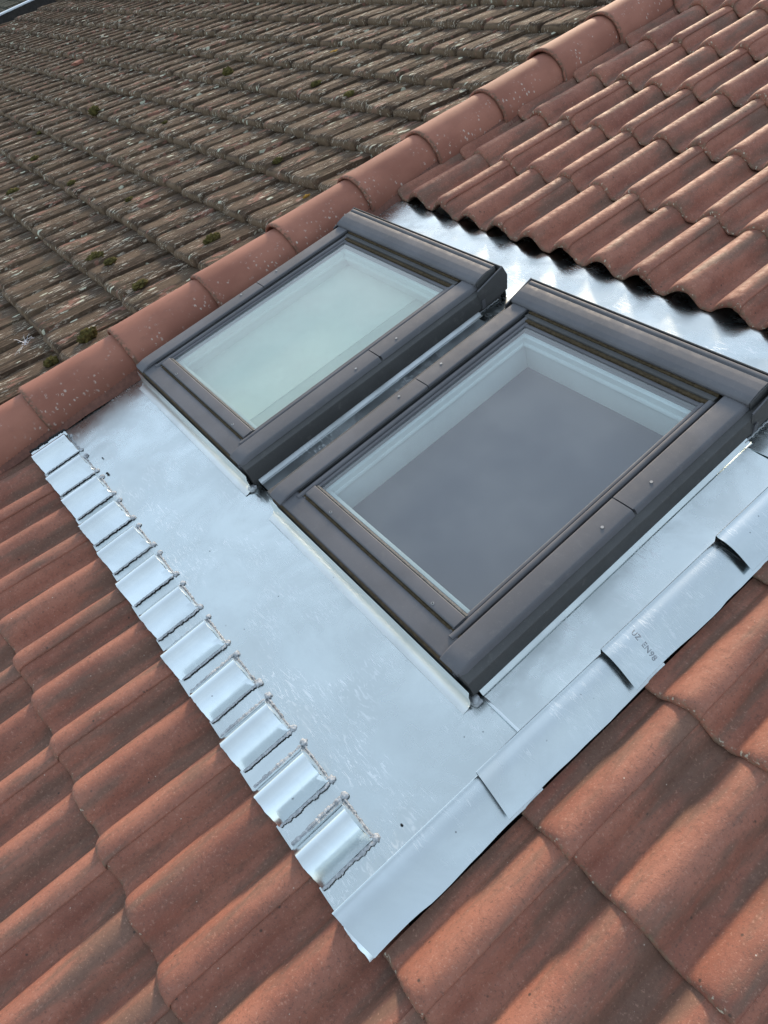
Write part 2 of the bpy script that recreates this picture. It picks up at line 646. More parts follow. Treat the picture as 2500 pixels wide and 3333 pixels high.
TILES = [new_tile_mesh(i) for i in range(6)]
TILES_CUT = [new_tile_mesh(20 + i, .184, .30) for i in range(3)]
TILES_EDGE = [new_tile_mesh(30 + i, .01, .30) for i in range(3)]


def put_tile(u, v, w=0.0, kind=0, dip=0.0):
    lib = (TILES, TILES_CUT, TILES_EDGE)[kind]
    me = rnd.choice(lib)
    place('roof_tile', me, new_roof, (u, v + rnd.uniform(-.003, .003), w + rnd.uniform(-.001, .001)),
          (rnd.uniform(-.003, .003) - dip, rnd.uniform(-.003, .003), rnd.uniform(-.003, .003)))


def in_view(u, v, m):
    for du, dv in ((0, 0), (.3, 0), (0, .34), (.3, .34), (.15, .17)):
        q = project((u + du, v + dv, .03))
        if q and -m < q[0] < 2500 + m and -m < q[1] < 3333 + m:
            return True
    return False


for k in range(-5, 5):                       # beside and below the window flashing
    tail = -.440 + .3425 * k
    for i in range(-2, 12):
        u = .12 + .3 * i
        if not in_view(u, tail, 1100):
            continue
        if k >= 1:
            if u < 1.61:
                continue
            put_tile(u, tail, -.006, 1 if u < 1.7 else 0)
        else:
            put_tile(u, tail, -.006, 0, .040 if k == 0 and u < 1.9 else 0.0)     # heads dressed down under the flashing
for k in range(0, 12):                        # above the window flashing
    tail = 1.588 + .345 * k
    for i in range(-1, 9):
        u = .12 + .3 * i
        if in_view(u, tail, 800):
            put_tile(u, tail, .004 if k == 0 else -.001, 2 if i == -1 else 0)

# ------------------------------------------------------------------ ridge capping along the junction of the roofs
RC, RW, RR = -.292, .016, .120
ridge = thing('ridge_capping', 'row of smooth terracotta half-round ridge caps between old and new roof', 'ridge capping',
              (RC, 0, RW))


def ridge_mesh(var):
    L, t = .425, .013
    prof = [(.36, -t), (.02, -t), (.002, -t * .95), (-.002, -t * .6), (-.002, -t * .2), (.001, .0006), (.008, .0016),
            (.03, .001), (.08, 0), (.15, 0), (.22, 0), (.29, 0), (.36, 0), (L, 0)]
    rows = []
    for (y, dr) in prof:
        row = []
        r = RR + .004 - .016 * max(0, y) / L + dr
        for i in range(33):
            a = math.radians(-103 + 206 * i / 32)
            wob = fbm(a * 1.5, y * 5, var * 2.3) * .0016
            x = math.sin(a) * (r + wob)
            z = math.cos(a) * (r + wob) * .99
            yy = y + fbm(a * 4, var * 5.1, .3) * .003 * max(0, 1 - max(0, y) / .05)
            row.append((x, yy, z))
        rows.append(row)
    b = bmesh.new()
    grid(b, rows)
    return finish(b, 'ridge_tile', M_RIDGE, 60, True)


RIDGES = [ridge_mesh(i) for i in range(4)]
for i in range(-6, 14):
    v = 2.945 - .372 * i
    place('ridge_tile', RIDGES[i % 4], ridge, (rnd.uniform(-.004, .004), v, rnd.uniform(-.002, .002)),
          (rnd.uniform(-.006, .006) - .008, rnd.uniform(-.03, .03), rnd.uniform(-.006, .006)))
# pleated sealing strip that shows below the caps
b = bmesh.new()
rows = []
nrib = 900
for j in range(nrib + 1):
    v = -1.1 + 5.9 * j / nrib
    z = .0016 if j % 2 else -.0016
    dip = fbm(v * 3.2, .4) * .006
    rows.append([(.060, v, .050 + z), (.100, v, .022 + z + dip), (.122, v, .004 + z + dip), (.138 + .004 * fbm(v * 9, 2.), v, -.014 + z * .6 + dip)])
grid(b, rows)
finish(b, 'pleated_strip', M_PLEAT, 60, parent=ridge)

# ------------------------------------------------------------------ zinc flashing
flash = thing('zinc_flashing', 'bright new zinc flashing sheets soldered around the two skylights', 'flashing')


def flat_sheet(name, u0, u1, v0, v1, w, mat, nu, nv, amp, seed, thick=.0012, prof=None):
    b = bmesh.new()
    rows = []
    for j in range(nv + 1):
        v = v0 + (v1 - v0) * j / nv
        row = []
        for i in range(nu + 1):
            u = u0 + (u1 - u0) * i / nu
            z = w + amp * fbm(u * 3.1, v * 3.1, seed)
            if prof:
                z += prof(u, v)
            row.append((u, v, z))
        rows.append(row)
    sheet(b, rows, thick)
    return finish(b, name, mat, 50, parent=flash)


flat_sheet('apron_sheet', -.30, 1.712, -.002, .345, 0.0, M_ZINC, 90, 20, .0030, 1.0)
flat_sheet('top_sheet', -.32, 2.75, 1.218, 1.74, .006, M_ZINC, 120, 30, .0042, 5.0, .0012, lambda u, v: -.22 * max(0, v - 1.575))
flat_sheet('side_sheet', -.32, -.105, .340, 1.225, .002, M_ZINC3, 10, 30, .002, 3.0)


def profile_sheet(name, prof, v0, v1, mat, nv=24, amp=.001, seed=0.0, thick=.001):
    b = bmesh.new()
    rows = []
    for j in range(nv + 1):
        v = v0 + (v1 - v0) * j / nv
        rows.append([(u, v, w + amp * fbm(u * 5, v * 3, seed)) for (u, w) in prof])
    sheet(b, rows, thick)
    return finish(b, name, mat, 30, parent=flash)


profile_sheet('side_sheet', [(1.556, .046), (1.566, .030), (1.589, .0082), (1.5930, .0072), (1.5945, .0105), (1.5962, .0070), (1.606, .0055),
                             (1.625, .0045), (1.66, .0040), (1.69, .0045), (1.706, .006), (1.713, .0095)],
              .349, 1.235, M_ZINC, 40, .0014, 4.0)
profile_sheet('gutter_sheet', [(.640, .046), (.650, .030), (.674, .0065), (.6770, .0060), (.6782, .0092), (.6800, .0060), (.70, .0045), (.725, .0045),
                               (.745, .007), (.770, .018), (.782, .045)], .349, 1.235, M_ZINC3, 40, .0010, 6.0)
# up-stands below the two windows
for (a, c_) in ((-.112, .672), (.800, 1.590)):
    b = bmesh.new()
    rows = []
    prof = []
    for s in range(11):
        an = math.radians(90 * s / 10)
        prof.append((.296 + .022 * math.sin(an), .0022 + .022 * (1 - math.cos(an))))
    prof += [(.3185, .046), (.3225, .060)]
    for i in range(41):
        u = a + (c_ - a) * i / 40
        dz = .0003 * fbm(u * 1.5, 2.0)
        rows.append([(u, .2925, .0020)] + [(u, v + dz, w) for v, w in prof])
    sheet(b, rows, .001)
    finish(b, 'upstand', M_FOLD, 40, parent=flash)

# ---- rolled covers over the tile rolls at the foot of the apron, soldered in place
HH = .052


def bead_mesh(seed, length, along='v'):
    rr = random.Random(seed)
    b = bmesh.new()
    y = 0.0
    k = 0
    while y < length:
        s = rr.uniform(.0036, .0054)
        c = (rr.uniform(-.0016, .0016), y, 0) if along == 'v' else (y, rr.uniform(-.0012, .0012), 0)
        sz = (s * rr.uniform(.8, 1.05), s * rr.uniform(.95, 1.3), s * .28)
        if along != 'v':
            sz = (sz[1], sz[0] * .6, sz[2])
        blob(b, c, sz, seed + k, 2, .35, 14)
        y += s * rr.uniform(1.0, 1.45)
        k += 1
    return finish(b, 'solder_bead', M_SOLDER, 80, True)


BEADS = [bead_mesh(40 + i, .120) for i in range(6)]
EDGE_BEADS = [bead_mesh(60 + i, .098, 'u') for i in range(4)]


def hump_h(x, h=.0415):
    if abs(x) >= HH:
        return 0.0
    return h * math.cos(math.pi * x / (2 * HH)) ** 1.05


for i in range(-1, 13):
    c_ = -.055 + .15 * i
    if i == -1 or c_ > 1.75:
        continue
    rr = random.Random(900 + i)
    last = i == 12
    hh = (.036 if last else .049) + rr.uniform(-.002, .002)
    v_lo = -.127 + rr.uniform(-.004, .004) 
    b = bmesh.new()
    rows = []
    x1 = HH
    ys = [v_lo + (-.003 - v_lo) * s / 7 for s in range(8)]
    n = 26
    for y in ys:
        rows.append([(c_ - HH + 2 * HH * s / n, y + .002 * fbm(s * .4, i * 2.0, .2) * (1 if y == ys[0] else 0),
                      .0015 + hump_h(-HH + 2 * HH * s / n, hh) * (1 + .010 * fbm(s * .08 + i, y * 9, 3.))) for s in range(n + 1)])
    # closing face at the head, leaning back on to the apron
    rows.append([(c_ - HH + 2 * HH * s / n, -.001, .0015 + hump_h(-HH + 2 * HH * s / n, hh) * .90) for s in range(n + 1)])
    rows.append([(c_ - HH + 2 * HH * s / n, .0040, .0015) for s in range(n + 1)])
    sheet(b, rows, .0008)
    hc = finish(b, 'roll_cover', M_ZINC2, 24, parent=flash)
    if last:
        continue
    # pan strip to the right of the roll
    b = bmesh.new()
    rows = []
    for s in range(7):
        y = v_lo - .004 + (.004 - v_lo + .004) * s / 6
        rows.append([(c_ + .045 + .059 * q / 6, y, -.0012 + .0012 * fbm(q * .4 + i * 3, y * 14, 1.5)) for q in range(7)])
    sheet(b, rows, .0008)
    finish(b, 'pan_strip', M_ZINC, 40, parent=flash)
    place('solder_bead', rr.choice(BEADS), hc, (c_ + HH + .001, -.121, .0022), (0, 0, rr.uniform(-.03, .03)))
    place('solder_bead', rr.choice(BEADS), hc, (c_ - HH - .001, -.121, .0022), (0, 0, rr.uniform(-.03, .03)))
    place('solder_bead', rr.choice(EDGE_BEADS), hc, (c_ - HH + .004, .0048, .0018))
    for sx in (-1, 1):
        b = bmesh.new()
        k_ = rr.uniform(.8, 1.15)
        blob(b, (c_ + sx * (HH + .001), .0085, .0015), (.0085 * k_, .0078 * k_, .0036), i + sx * 31, 3, .5, 9)
        finish(b, 'solder_blob', M_SOLDER, 80, parent=hc)
# solder along the ridge side of the first cover
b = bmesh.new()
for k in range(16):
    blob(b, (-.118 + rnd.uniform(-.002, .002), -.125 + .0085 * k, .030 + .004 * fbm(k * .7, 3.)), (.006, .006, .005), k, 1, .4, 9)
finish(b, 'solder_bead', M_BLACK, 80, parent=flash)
b = bmesh.new()
sheet(b, [[(-.123, -.128, .002), (-.116, -.128, .028), (-.104, -.128, .016)], [(-.123, .004, .002), (-.116, .004, .028), (-.104, .004, .016)]], .001)
finish(b, 'end_fold', M_ZINC2, 30, parent=flash)
# solder blobs at the window corners
for (x, y, s) in ((.668, .322, .012), (.806, .322, .008), (1.588, .330, .012), (-.108, .318, .008)):
    b = bmesh.new()
    blob(b, (x, y, .006), (s, s, s * .7), x * 40, 3, .5, 9)
    finish(b, 'solder_blob', M_SOLDER, 80, parent=flash)
# wavy solder where the top sheet laps the side sheet and the gutter
for (x0, seed) in ((1.585, 3), (.666, 8)):
    b = bmesh.new()
    for k in range(16):
        blob(b, (x0 + .001 * math.sin(k * 1.9), 1.226 + k * .006, .0095), (.0030, .0045, .0018), seed + k, 2, .3, 9)
    finish(b, 'solder_bead', M_SOLDER, 80, parent=flash)
# fold of the sheet joint that crosses below the right window corner
b = bmesh.new()
prism(b, [(.344, .003), (.344, .0068), (.3505, .0068), (.3505, .003)], 1.588, 1.711, 'u', 1, .0012, 2)
finish(b, 'sheet_fold', M_ZINC2, 40, parent=flash)

# ---- stepped cover strips beside the right-hand tiles
STRIP_U0 = 1.709


def strip_z(u, lift, curl=0.0):
    x = (u - STRIP_U0) / .096
    return lift + .033 + .005 * math.sin(min(1.0, x * 1.6) * math.pi / 2) - .029 * max(0, x - .22) ** 1.5 / .78 ** 1.5 + curl


for k, (v0, v1) in enumerate(((-.1245, .300), (.226, .648), (.572, 1.005), (.933, 1.370), (1.28, 1.66))):
    b = bmesh.new()
    rows = []
    nv = 18
    for j in range(nv + 1):
        f = j / nv
        v = v0 + (v1 - v0) * f
        lift = .019 - .024 * f
        row = [(STRIP_U0 - .0005, v, .004 + lift * .3), (STRIP_U0 - .0006, v, .030 + lift), (STRIP_U0 - .0002, v, .0350 + lift), (STRIP_U0 + .0012, v, .0358 + lift), (STRIP_U0 + .0026, v, .0345 + lift)]
        for q in range(1, 19):
            u = STRIP_U0 + .096 * q / 18
            edge = .0035 * fbm(v * 7, k * 3.0) * (q / 18) ** 4
            skew = (.014 * (q / 18) if j == 0 and k == 0 else 0) - (.012 * (q / 18) if j == 0 and k else 0)
            row.append((u + edge, v + skew, strip_z(u, lift, .0006 * fbm(u * 10, v * 5, k + 2.))))
        rows.append(row)
    sheet(b, rows, .0009)
    s = finish(b, 'cover_strip', M_STRIP, 40, parent=flash)
    if k == 2:
        # ink stamp printed across this strip
        cu = bpy.data.curves.new('stamp', 'FONT')
        cu.body = 'UZ  EN98'
        cu.size = 1.0
        cu.resolution_u = 3
        cu.offset = -.014
        tmp = bpy.data.objects.new('stamp', cu)
        col.objects.link(tmp)
        dg = bpy.context.evaluated_depsgraph_get()
        me = bpy.data.meshes.new_from_object(tmp.evaluated_get(dg))
        bpy.data.objects.remove(tmp)
        bm = bmesh.new()
        bm.from_mesh(me)
        bmesh.ops.triangulate(bm, faces=bm.faces)
        xs = [v.co.x for v in bm.verts]
        w_ = max(xs)
        vb = 0
        for vtx in bm.verts:
            fx = vtx.co.x / w_
            u = 1.726 + .066 * fx
            v = .640 - .012 * fx + .0165 * vtx.co.y
            f = (v - v0) / (v1 - v0)
            vtx.co = (u, v, strip_z(u, .019 - .024 * f) + .0014)
        me2 = finish(bm, 'ink_stamp', M_INK, 60, True)
        bpy.data.meshes.remove(me)
        place('ink_stamp', me2, s)

# ------------------------------------------------------------------ skylights
W_, V0 = .749, .3295


def skylight(uL, label, blind):
    root = thing('skylight', label, 'skylight', (uL, V0, 0))
    T = 1.005                                    # length up the slope

    def mir(poly, side):
        return [((a if side > 0 else W_ - a), w) for a, w in poly]

    for side in (1, -1):
        # jamb with its outer skirt
        b = bmesh.new()
        prism(b, mir([(.660, -.055), (.660, .070), (.700, .0865), (.746, .0865), (.7535, .0800), (.7710, .0785), (.7765, .030),
                      (.7730, .024), (.762, .024), (.762, -.055)], side), .0015, T, 'v', 1, .0025, 2)
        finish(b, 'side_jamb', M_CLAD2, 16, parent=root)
        # cover caps, a lower and an upper length, nose rounded down at the foot
        poly = mir([(.6905, .0875), (.6905, .0968), (.6935, .0984), (.720, .0984), (.744, .0976), (.7480, .0940), (.7535, .0825), (.7510, .0815), (.745, .0875)], side)
        for nm, lo, hi, dz in (('lower_side_cap', -.003, .5245, 0.0), ('upper_side_cap', .5275, .925, .0006)):
            b = bmesh.new()
            segs = 10 if dz == 0 else 2
            pl = round_poly([(a, w + dz) for a, w in poly], .0022, 2)
            rings = []
            stations = [lo + (hi - lo) * s / segs for s in range(segs + 1)]
            if dz == 0:
                stations = [lo, lo + .004, lo + .010, lo + .018, lo + .03, lo + .045, hi - .2, hi]
            for x in stations:
                drop = .010 * max(0, 1 - (x - lo) / .045) ** 2.2 if dz == 0 else 0
                skew = 0
                rings.append([b.verts.new((a, x + ((W_ / 2 - a) * side * -.0 + (.004 if abs(a - W_ / 2) > .37 and x == lo else 0)), w - drop)) for a, w in pl])
            kk = len(pl)
            for p, q in zip(rings[:-1], rings[1:]):
                for i in range(kk):
                    b.faces.new((p[i], p[(i + 1) % kk], q[(i + 1) % kk], q[i]))
            b.faces.new(rings[0])
            b.faces.new(list(reversed(rings[-1])))
            cap = finish(b, nm, M_CLAD, 14, parent=root)
            ry = .449 if dz == 0 else .610
            b = bmesh.new()
            bmesh.ops.create_cone(b, cap_ends=True, segments=16, radius1=.0042, radius2=.0036, depth=.0022,
                                  matrix=Matrix.Translation((.7275 if side > 0 else W_ - .7275, ry, .0993 + dz)))
            finish(b, 'rivet', M_SCREW, 40, parent=cap)
        # sash side rail: a round bead, then a thin lip, black gap behind
        b = bmesh.new()
        prism(b, mir([(.6660, .070), (.6660, .0865), (.6690, .0905), (.6770, .0905), (.6815, .0860), (.6815, .070)], side), .045, .90, 'v', 1, .0028, 3)
        finish(b, 'sash_rail', M_CLAD, 30, parent=root)
        b = bmesh.new()
        prism(b, mir([(.6555, .070), (.6555, .0835), (.6580, .0850), (.6640, .0845), (.6650, .070)], side), .055, .895, 'v', 1, .001, 2)
        finish(b, 'sash_lip', M_CLAD, 30, parent=root)
        b = bmesh.new()
        prism(b, mir([(.680, .066), (.680, .083), (.692, .083), (.692, .066)], side), .03, .92, 'v', 1, 0)
        finish(b, 'shadow_gap', M_BLACK, 30, parent=root)  # black strip, its colour stands in for the shade in the gap
    # bottom cladding of the frame
    b = bmesh.new()
    prism(b, [(.0, .030), (-.0035, .036), (-.0005, .0815), (.004, .0845), (.052, .0860), (.057, .0830), (.057, .030)], .020, W_ - .020, 'u', 1, .002, 3)
    finish(b, 'bottom_cladding', M_CLAD, 30, parent=root)
    b = bmesh.new()
    prism(b, [(.0022, -.02), (.0022, .034), (.03, .034), (.03, -.02)], -.012, W_ + .012, 'u', 1, 0)
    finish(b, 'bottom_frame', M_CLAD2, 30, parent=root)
    b = bmesh.new()                              # dirt in the drip groove
    prism(b, [(.0565, .06), (.0565, .0835), (.0605, .0855), (.0655, .0840), (.0655, .06)], .062, W_ - .062, 'u', 1, .001, 2)
    finish(b, 'drip_groove', M_GRIME, 30, parent=root)
    b = bmesh.new()
    prism(b, [(-.0040, .070), (-.0058, .078), (-.004, .0835), (0, .0855), (.001, .070)], .022, W_ - .022, 'u', 1, .001, 2)
    finish(b, 'dirt_line', M_GRIME, 30, parent=root)
    # bottom sash rail
    b = bmesh.new()
    prism(b, [(.0640, .066), (.0640, .0895), (.0665, .0915), (.0965, .0925), (.0985, .0905), (.0985, .066)], .086, W_ - .086, 'u', 1, .0012, 2)
    bot = finish(b, 'sash_bottom_rail', M_CLAD, 30, parent=root)
    for sx in (.1935, .5860):
        b = bmesh.new()
        bmesh.ops.create_cone(b, cap_ends=True, segments=16, radius1=.0044, radius2=.0036, depth=.0016, matrix=Matrix.Translation((sx, .0725, .0925)))
        sc = finish(b, 'screw', M_SCREW, 40, parent=bot)
        b = bmesh.new()
        bmesh.ops.create_cone(b, cap_ends=True, segments=8, radius1=.0018, radius2=.0018, depth=.0006, matrix=Matrix.Translation((sx, .0725, .0936)))
        finish(b, 'screw_socket', M_BLACK, 40, parent=bot)
    b = bmesh.new()
    prism(b, [(.0990, .066), (.0990, .0875), (.1015, .0890), (.1070, .0855), (.1085, .0800), (.1085, .066)], .088, W_ - .088, 'u', 1, .001, 2)
    finish(b, 'glazing_gasket', M_GASKET, 30, parent=root)
    # stepped top sash rail under the hood
    for (y0, y1, z1, mt) in ((.872, .884, .0835, M_CLAD), (.8845, .896, .0885, M_GRIME), (.8965, .912, .0930, M_CLAD2), (.9125, .935, .0960, M_GRIME)):
        b = bmesh.new()
        prism(b, [(y0, .060), (y0, z1 - .002), (y0 + .002, z1), (y1, z1 - .001), (y1, .060)], .070, W_ - .070, 'u', 1, .001, 2)
        finish(b, 'top_sash_step', mt, 30, parent=root)
    # glass
    b = bmesh.new()
    box(b, (.080, .100, .0755), (W_ - .080, .880, .0793))
    finish(b, 'glass_pane', M_GLASS_A if blind == 'pale' else M_GLASS_B, 30, parent=root)
    b = bmesh.new()                              # metal spacer of the double glazing
    for lo, hi in (((.084, .104, .0640), (.094, .876, .0668)), ((W_ - .094, .104, .0640), (W_ - .084, .876, .0668)),
                   ((.094, .104, .0640), (W_ - .094, .114, .0668)), ((.094, .866, .0640), (W_ - .094, .876, .0668))):
        box(b, lo, hi)
    finish(b, 'glazing_spacer', M_CLAD, 30, parent=root)
    # inner lining and blind
    depth = 0.004 if blind == 'pale' else -.050
    for nm, lo, hi in (('lining_board', (.086, .100, depth - .01), (.1045, .880, .0635)),
                       ('lining_board', (W_ - .1045, .100, depth - .01), (W_ - .086, .880, .0635)),
                       ('lining_board', (.1045, .852, depth - .01), (W_ - .1045, .880, .0635)),
                       ('lining_board', (.1045, .100, depth - .01), (W_ - .1045, .124, .0635))):
        b = bmesh.new()
        box(b, lo, hi, .001)
        finish(b, nm, M_LINING, 30, parent=root)
    # a moulded bead round the lining
    for y in (.838,):
        b = bmesh.new()
        prism(b, [(.852, .030), (.846, .032), (.843, .038), (.846, .044), (.852, .046)], .1045, W_ - .1045, 'u', 1, .001, 2)
        finish(b, 'lining_bead', M_LINING, 30, parent=root)
    b = bmesh.new()
    prism(b, [(.1045, .030), (.1085, .032), (.1105, .038), (.1085, .044), (.1045, .046)], .124, .843, 'v', 1, .001, 2)
    finish(b, 'lining_bead', M_LINING, 30, parent=root)
    b = bmesh.new()
    xr = .505 if blind == 'pale' else W_ - .100
    box(b, (.100, .110, depth - .012), (xr, .870, depth - .001))
    finish(b, 'blind', M_BLIND_A if blind == 'pale' else M_BLIND_B, 30, parent=root)
    if blind == 'pale':
        b = bmesh.new()
        box(b, (.505, .110, depth - .014), (W_ - .100, .870, depth - .003))
        finish(b, 'right_strip', M_STRIP_A, 30, parent=root)  # greyer strip filling the right side, next to the pale panel
    # hood over the head
    b = bmesh.new()
    hood = [(.930, .088), (.920, .0945), (.9175, .1030), (.9215, .1085), (.935, .1135), (.955, .1180), (.975, .1195), (.9885, .1185), (.9905, .1150),
            (.9935, .1150), (.9955, .1200), (1.003, .1205), (1.0075, .1180), (1.0085, .085), (.94, .085)]
    prism(b, hood, -.003, W_ + .003, 'u', 1, .0018, 2)
    hd = finish(b, 'hood', M_CLAD, 30, parent=root)
    for side in (0, 1):
        b = bmesh.new()
        x = W_ + .0045 if side else -.0045
        pl = [(.922, .0950), (.9215, .1060), (.955, .1160), (.985, .1165), (1.004, .1170), (1.006, .075), (.930, .075)]
        prism(b, pl, x - .0022, x + .0022, 'u', 1, .001, 1)
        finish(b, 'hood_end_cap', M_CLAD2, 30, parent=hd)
    # rear and side plates of the window collar behind the hood
    b = bmesh.new()
    prism(b, [(1.0165, .005), (1.0165, .112), (1.0150, .1145), (1.0190, .1155), (1.0205, .112), (1.0205, .005)], -.018, W_ + .022, 'u', 1, .0008, 1)
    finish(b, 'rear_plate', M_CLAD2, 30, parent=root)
    for side in (1, -1):
        x = W_ + .0235 if side > 0 else -.0200
        b = bmesh.new()
        pts = [(.905, .0800), (.908, .0905), (1.020, .1130), (1.034, .078), (1.026, .030), (.915, .018)]
        prism(b, pts, x - .001, x + .001, 'u', 1, .001, 1)
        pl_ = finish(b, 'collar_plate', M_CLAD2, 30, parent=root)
        b = bmesh.new()                           # rolled top hem
        segs = 8
        rows = []
        for y, z in ((.908, .0905), (1.020, .1130)):
            rows.append([(x - side * .0022 + .0026 * math.cos(2 * math.pi * s / segs), y, z + .0026 * math.sin(2 * math.pi * s / segs)) for s in range(segs + 1)])
        grid(b, rows)
        finish(b, 'plate_hem', M_CLAD, 60, parent=pl_)
        b = bmesh.new()                           # little bent clip
        prism(b, [(x, .052), (x + side * .006, .054), (x + side * .0075, .060), (x + side * .006, .028), (x + side * .001, .026)], .912, .926, 'v', 1, .0006, 1)
        finish(b, 'collar_clip', M_CLAD, 30, parent=pl_)
    return root


skylight(-.0987, 'far skylight against the ridge caps, grey frame, pale green glass', 'pale')
skylight(.8128, 'near skylight in the middle, grey frame, dark grey blind behind glass', 'dark')

# ------------------------------------------------------------------ old roof beyond the ridge
OU = Vector((0.99927263, 0.00698858, 0.03748821))
OV = Vector((-0.00611449, 0.99970794, -0.02338061))
ON = Vector((-0.03764066, 0.02313439, 0.99902351))
OD = 1.2405
O0 = CAM - ON * OD
OF = Matrix.Identity(4)
for i in range(3):
    OF[i][0], OF[i][1], OF[i][2], OF[i][3] = OU[i], OV[i], ON[i], O0[i]
old_roof = thing('old_tiled_roof', 'weathered dark roof of lichen-covered flat tiles beyond the ridge caps', 'roof', (0, 0, 0), OF)
OG, OS, OTILT, OPH = .3415, .2293, .107, .4716


def old_pt(x, y, z=0.0):
    return O0 + OU * x + OV * y + ON * z


def old_profile(x):
    """height across one old tile, x in 0..1 from its left edge to its right rim"""
    if x < .02:
        return -.016
    if x < .065:
        t = (x - .02) / .045
        return -.016 + .010 * (3 * t * t - 2 * t ** 3)
    if x < .60:
        t = (x - .065) / .535
        return -.006 + .004 * t + .0015 * math.sin(t * math.pi)
    if x < .64:
        return -.002 - .005 * (x - .60) / .04
    if x < .68:
        return -.007 + .012 * (x - .64) / .04
    t = (x - .68) / .32
    return .0055 + .0030 * math.cos(t * 2 * math.pi * 3) - .003 * max(0, t - .9) / .1


def old_tile_mesh(var, lo=False):
    rr = random.Random(300 + var)
    xs = [0, .02, .035, .05, .065, .10, .20, .32, .46, .60, .62, .64, .66, .68, .7067, .7333, .76, .7867, .8133, .84, .8667, .8933, .92, .9467, .9733, 1.0]
    B = .044
    prof = [(.30, -.020), (.01, -B - .004), (-.001, -B - .003), (-.004, -B * .80), (-.004, -B * .55), (-.0015, -B * .32), (.004, -B * .14), (.012, -.0015), (.022, .0008), (.05, .001),
            (.10, 0), (.16, 0), (.23, 0), (.30, 0), (.37, 0)]
    if lo:
        xs = [0, .02, .065, .60, .68, .74, .86, 1.0]
        prof = [(.01, -B), (-.006, -B * .8), (-.005, -B * .2), (.008, .001), (.16, 0), (.37, 0)]
    rows = []
    for (y, dz) in prof:
        row = []
        for x in xs:
            h = old_profile(x)
            if dz < -.02:
                h = h * .35
            k = max(0, 1 - max(y, 0) / .05)
            er = fbm(x * 6, var * 5.7, 1.3)
            wob = fbm(x * 5, y * 14, var * 2.9) * .0030 + fbm(x * 16, y * 40, var * 1.9) * .0014
            kn = max(0, min(1, (.026 - y) / .020))              # butt ends rounded back into the joints
            yy = y + er * .006 * k + kn * (.022 * max(0, 1 - x / .085) ** 1.5 + .016 * max(0, (x - .90) / .10) ** 2 - .004 * math.sin(math.pi * min(1, x / .62)))
            row.append((x * OS, yy, h + dz + wob - OTILT * max(0, y)))
        u, y, z = row[-1]
        row += [(u + .0015, y, z - .004), (u + .0020, y, z - .030)]
        rows.append(row)
    b = bmesh.new()
    grid(b, rows)
    return finish(b, 'old_tile', M_OLD, 70, True)


OLD = [old_tile_mesh(i) for i in range(7)]
OLD_LO = old_tile_mesh(11, True)
cand = []
for j in range(-7, 16):
    tail = OPH + OG * j
    off = (.5 * (j % 2) - .08 * j) * OS
    for i in range(-62, 12):
        x = -3.910 + off + OS * i
        P = old_pt(x + OS * .5, tail + .15)
        right_end = old_pt(x + OS, tail).x
        if right_end > -.34 or x < -12.98:
            continue
        q = project(P)
        if not q:
            continue
        m_ = 1200
        if -m_ < q[0] < 2500 + m_ and -m_ < q[1] < 3333 + m_:
            hidden = 0 < 0
            vis = -60 < q[0] < 2560 and -40 < q[1] < 3373
            cand.append((not vis, q[2], x, tail, right_end))
cand.sort()
for n, (nv, dist, x, tail, re_) in enumerate(cand[:300]):
    place('old_tile', rnd.choice(OLD), old_roof, (x + rnd.uniform(-.003, .003), tail + rnd.uniform(-.007, .007), rnd.uniform(-.003, .003)),
          (rnd.uniform(-.009, .009), rnd.uniform(-.010, .010), rnd.uniform(-.008, .008)))
b = bmesh.new()
tmpl = [OLD[2], OLD[4], OLD[5]]
for (nv, dist, x, tail, re_) in cand[300:]:
    me = OLD_LO if nv else rnd.choice(tmpl)
    nb = len(b.verts)
    b.from_mesh(me)
    b.verts.ensure_lookup_table()
    d = Vector((x + rnd.uniform(-.003, .003), tail + rnd.uniform(-.006, .006), rnd.uniform(-.003, .003)))
    for vtx in b.verts[nb:]:
        vtx.co += d
if len(b.verts):
    me = bpy.data.meshes.new('far_old_tiles')
    b.to_mesh(me)
    me.materials.clear()
    me.materials.append(M_OLD)
    o = place('far_old_tiles', me, old_roof)
    o['kind'] = 'stuff'
b.free()
b = bmesh.new()
grid(b, [[(-12.95 + 10.4 * i / 4, -1.2 + 7 * j / 4, -.09) for i in range(5)] for j in range(5)])
finish(b, 'underlay', M_DECK, parent=old_roof)


# moss and other things lying on the old tiles
def tilt_z(y):
    j = math.floor((y - OPH) / OG)
    return -OTILT * (y - (OPH + OG * j)) + .004


def moss(x, y, s, label, seed, group=None, flat=.6, mat=None, name='moss_clump'):
    s *= .78
    b = bmesh.new()
    rr = random.Random(seed)
    for k in range(1 if s < .017 else 4):
        ox, oy = (0, 0) if k == 0 else (rr.uniform(-.6, .6) * s, rr.uniform(-.8, .8) * s)
        f = 1 if k == 0 else rr.uniform(.5, .8)
        blob(b, (ox, oy, s * flat * .25), (s * f * .8, s * f * 1.25, s * flat * f), seed + k * 5, 4, .75, 16)
    for vtx in b.verts:
        n_ = noise.noise(vtx.co * 160 + Vector((seed, 0, 0)))
        vtx.co += vtx.co.normalized() * n_ * .003
    o = finish(b, name, mat or M_MOSS, 180, False)
    o.matrix_world = RM @ OF @ Matrix.Translation((x, y, tilt_z(y)))
    return tag(o, label, 'moss' if mat is None else 'lichen', group)


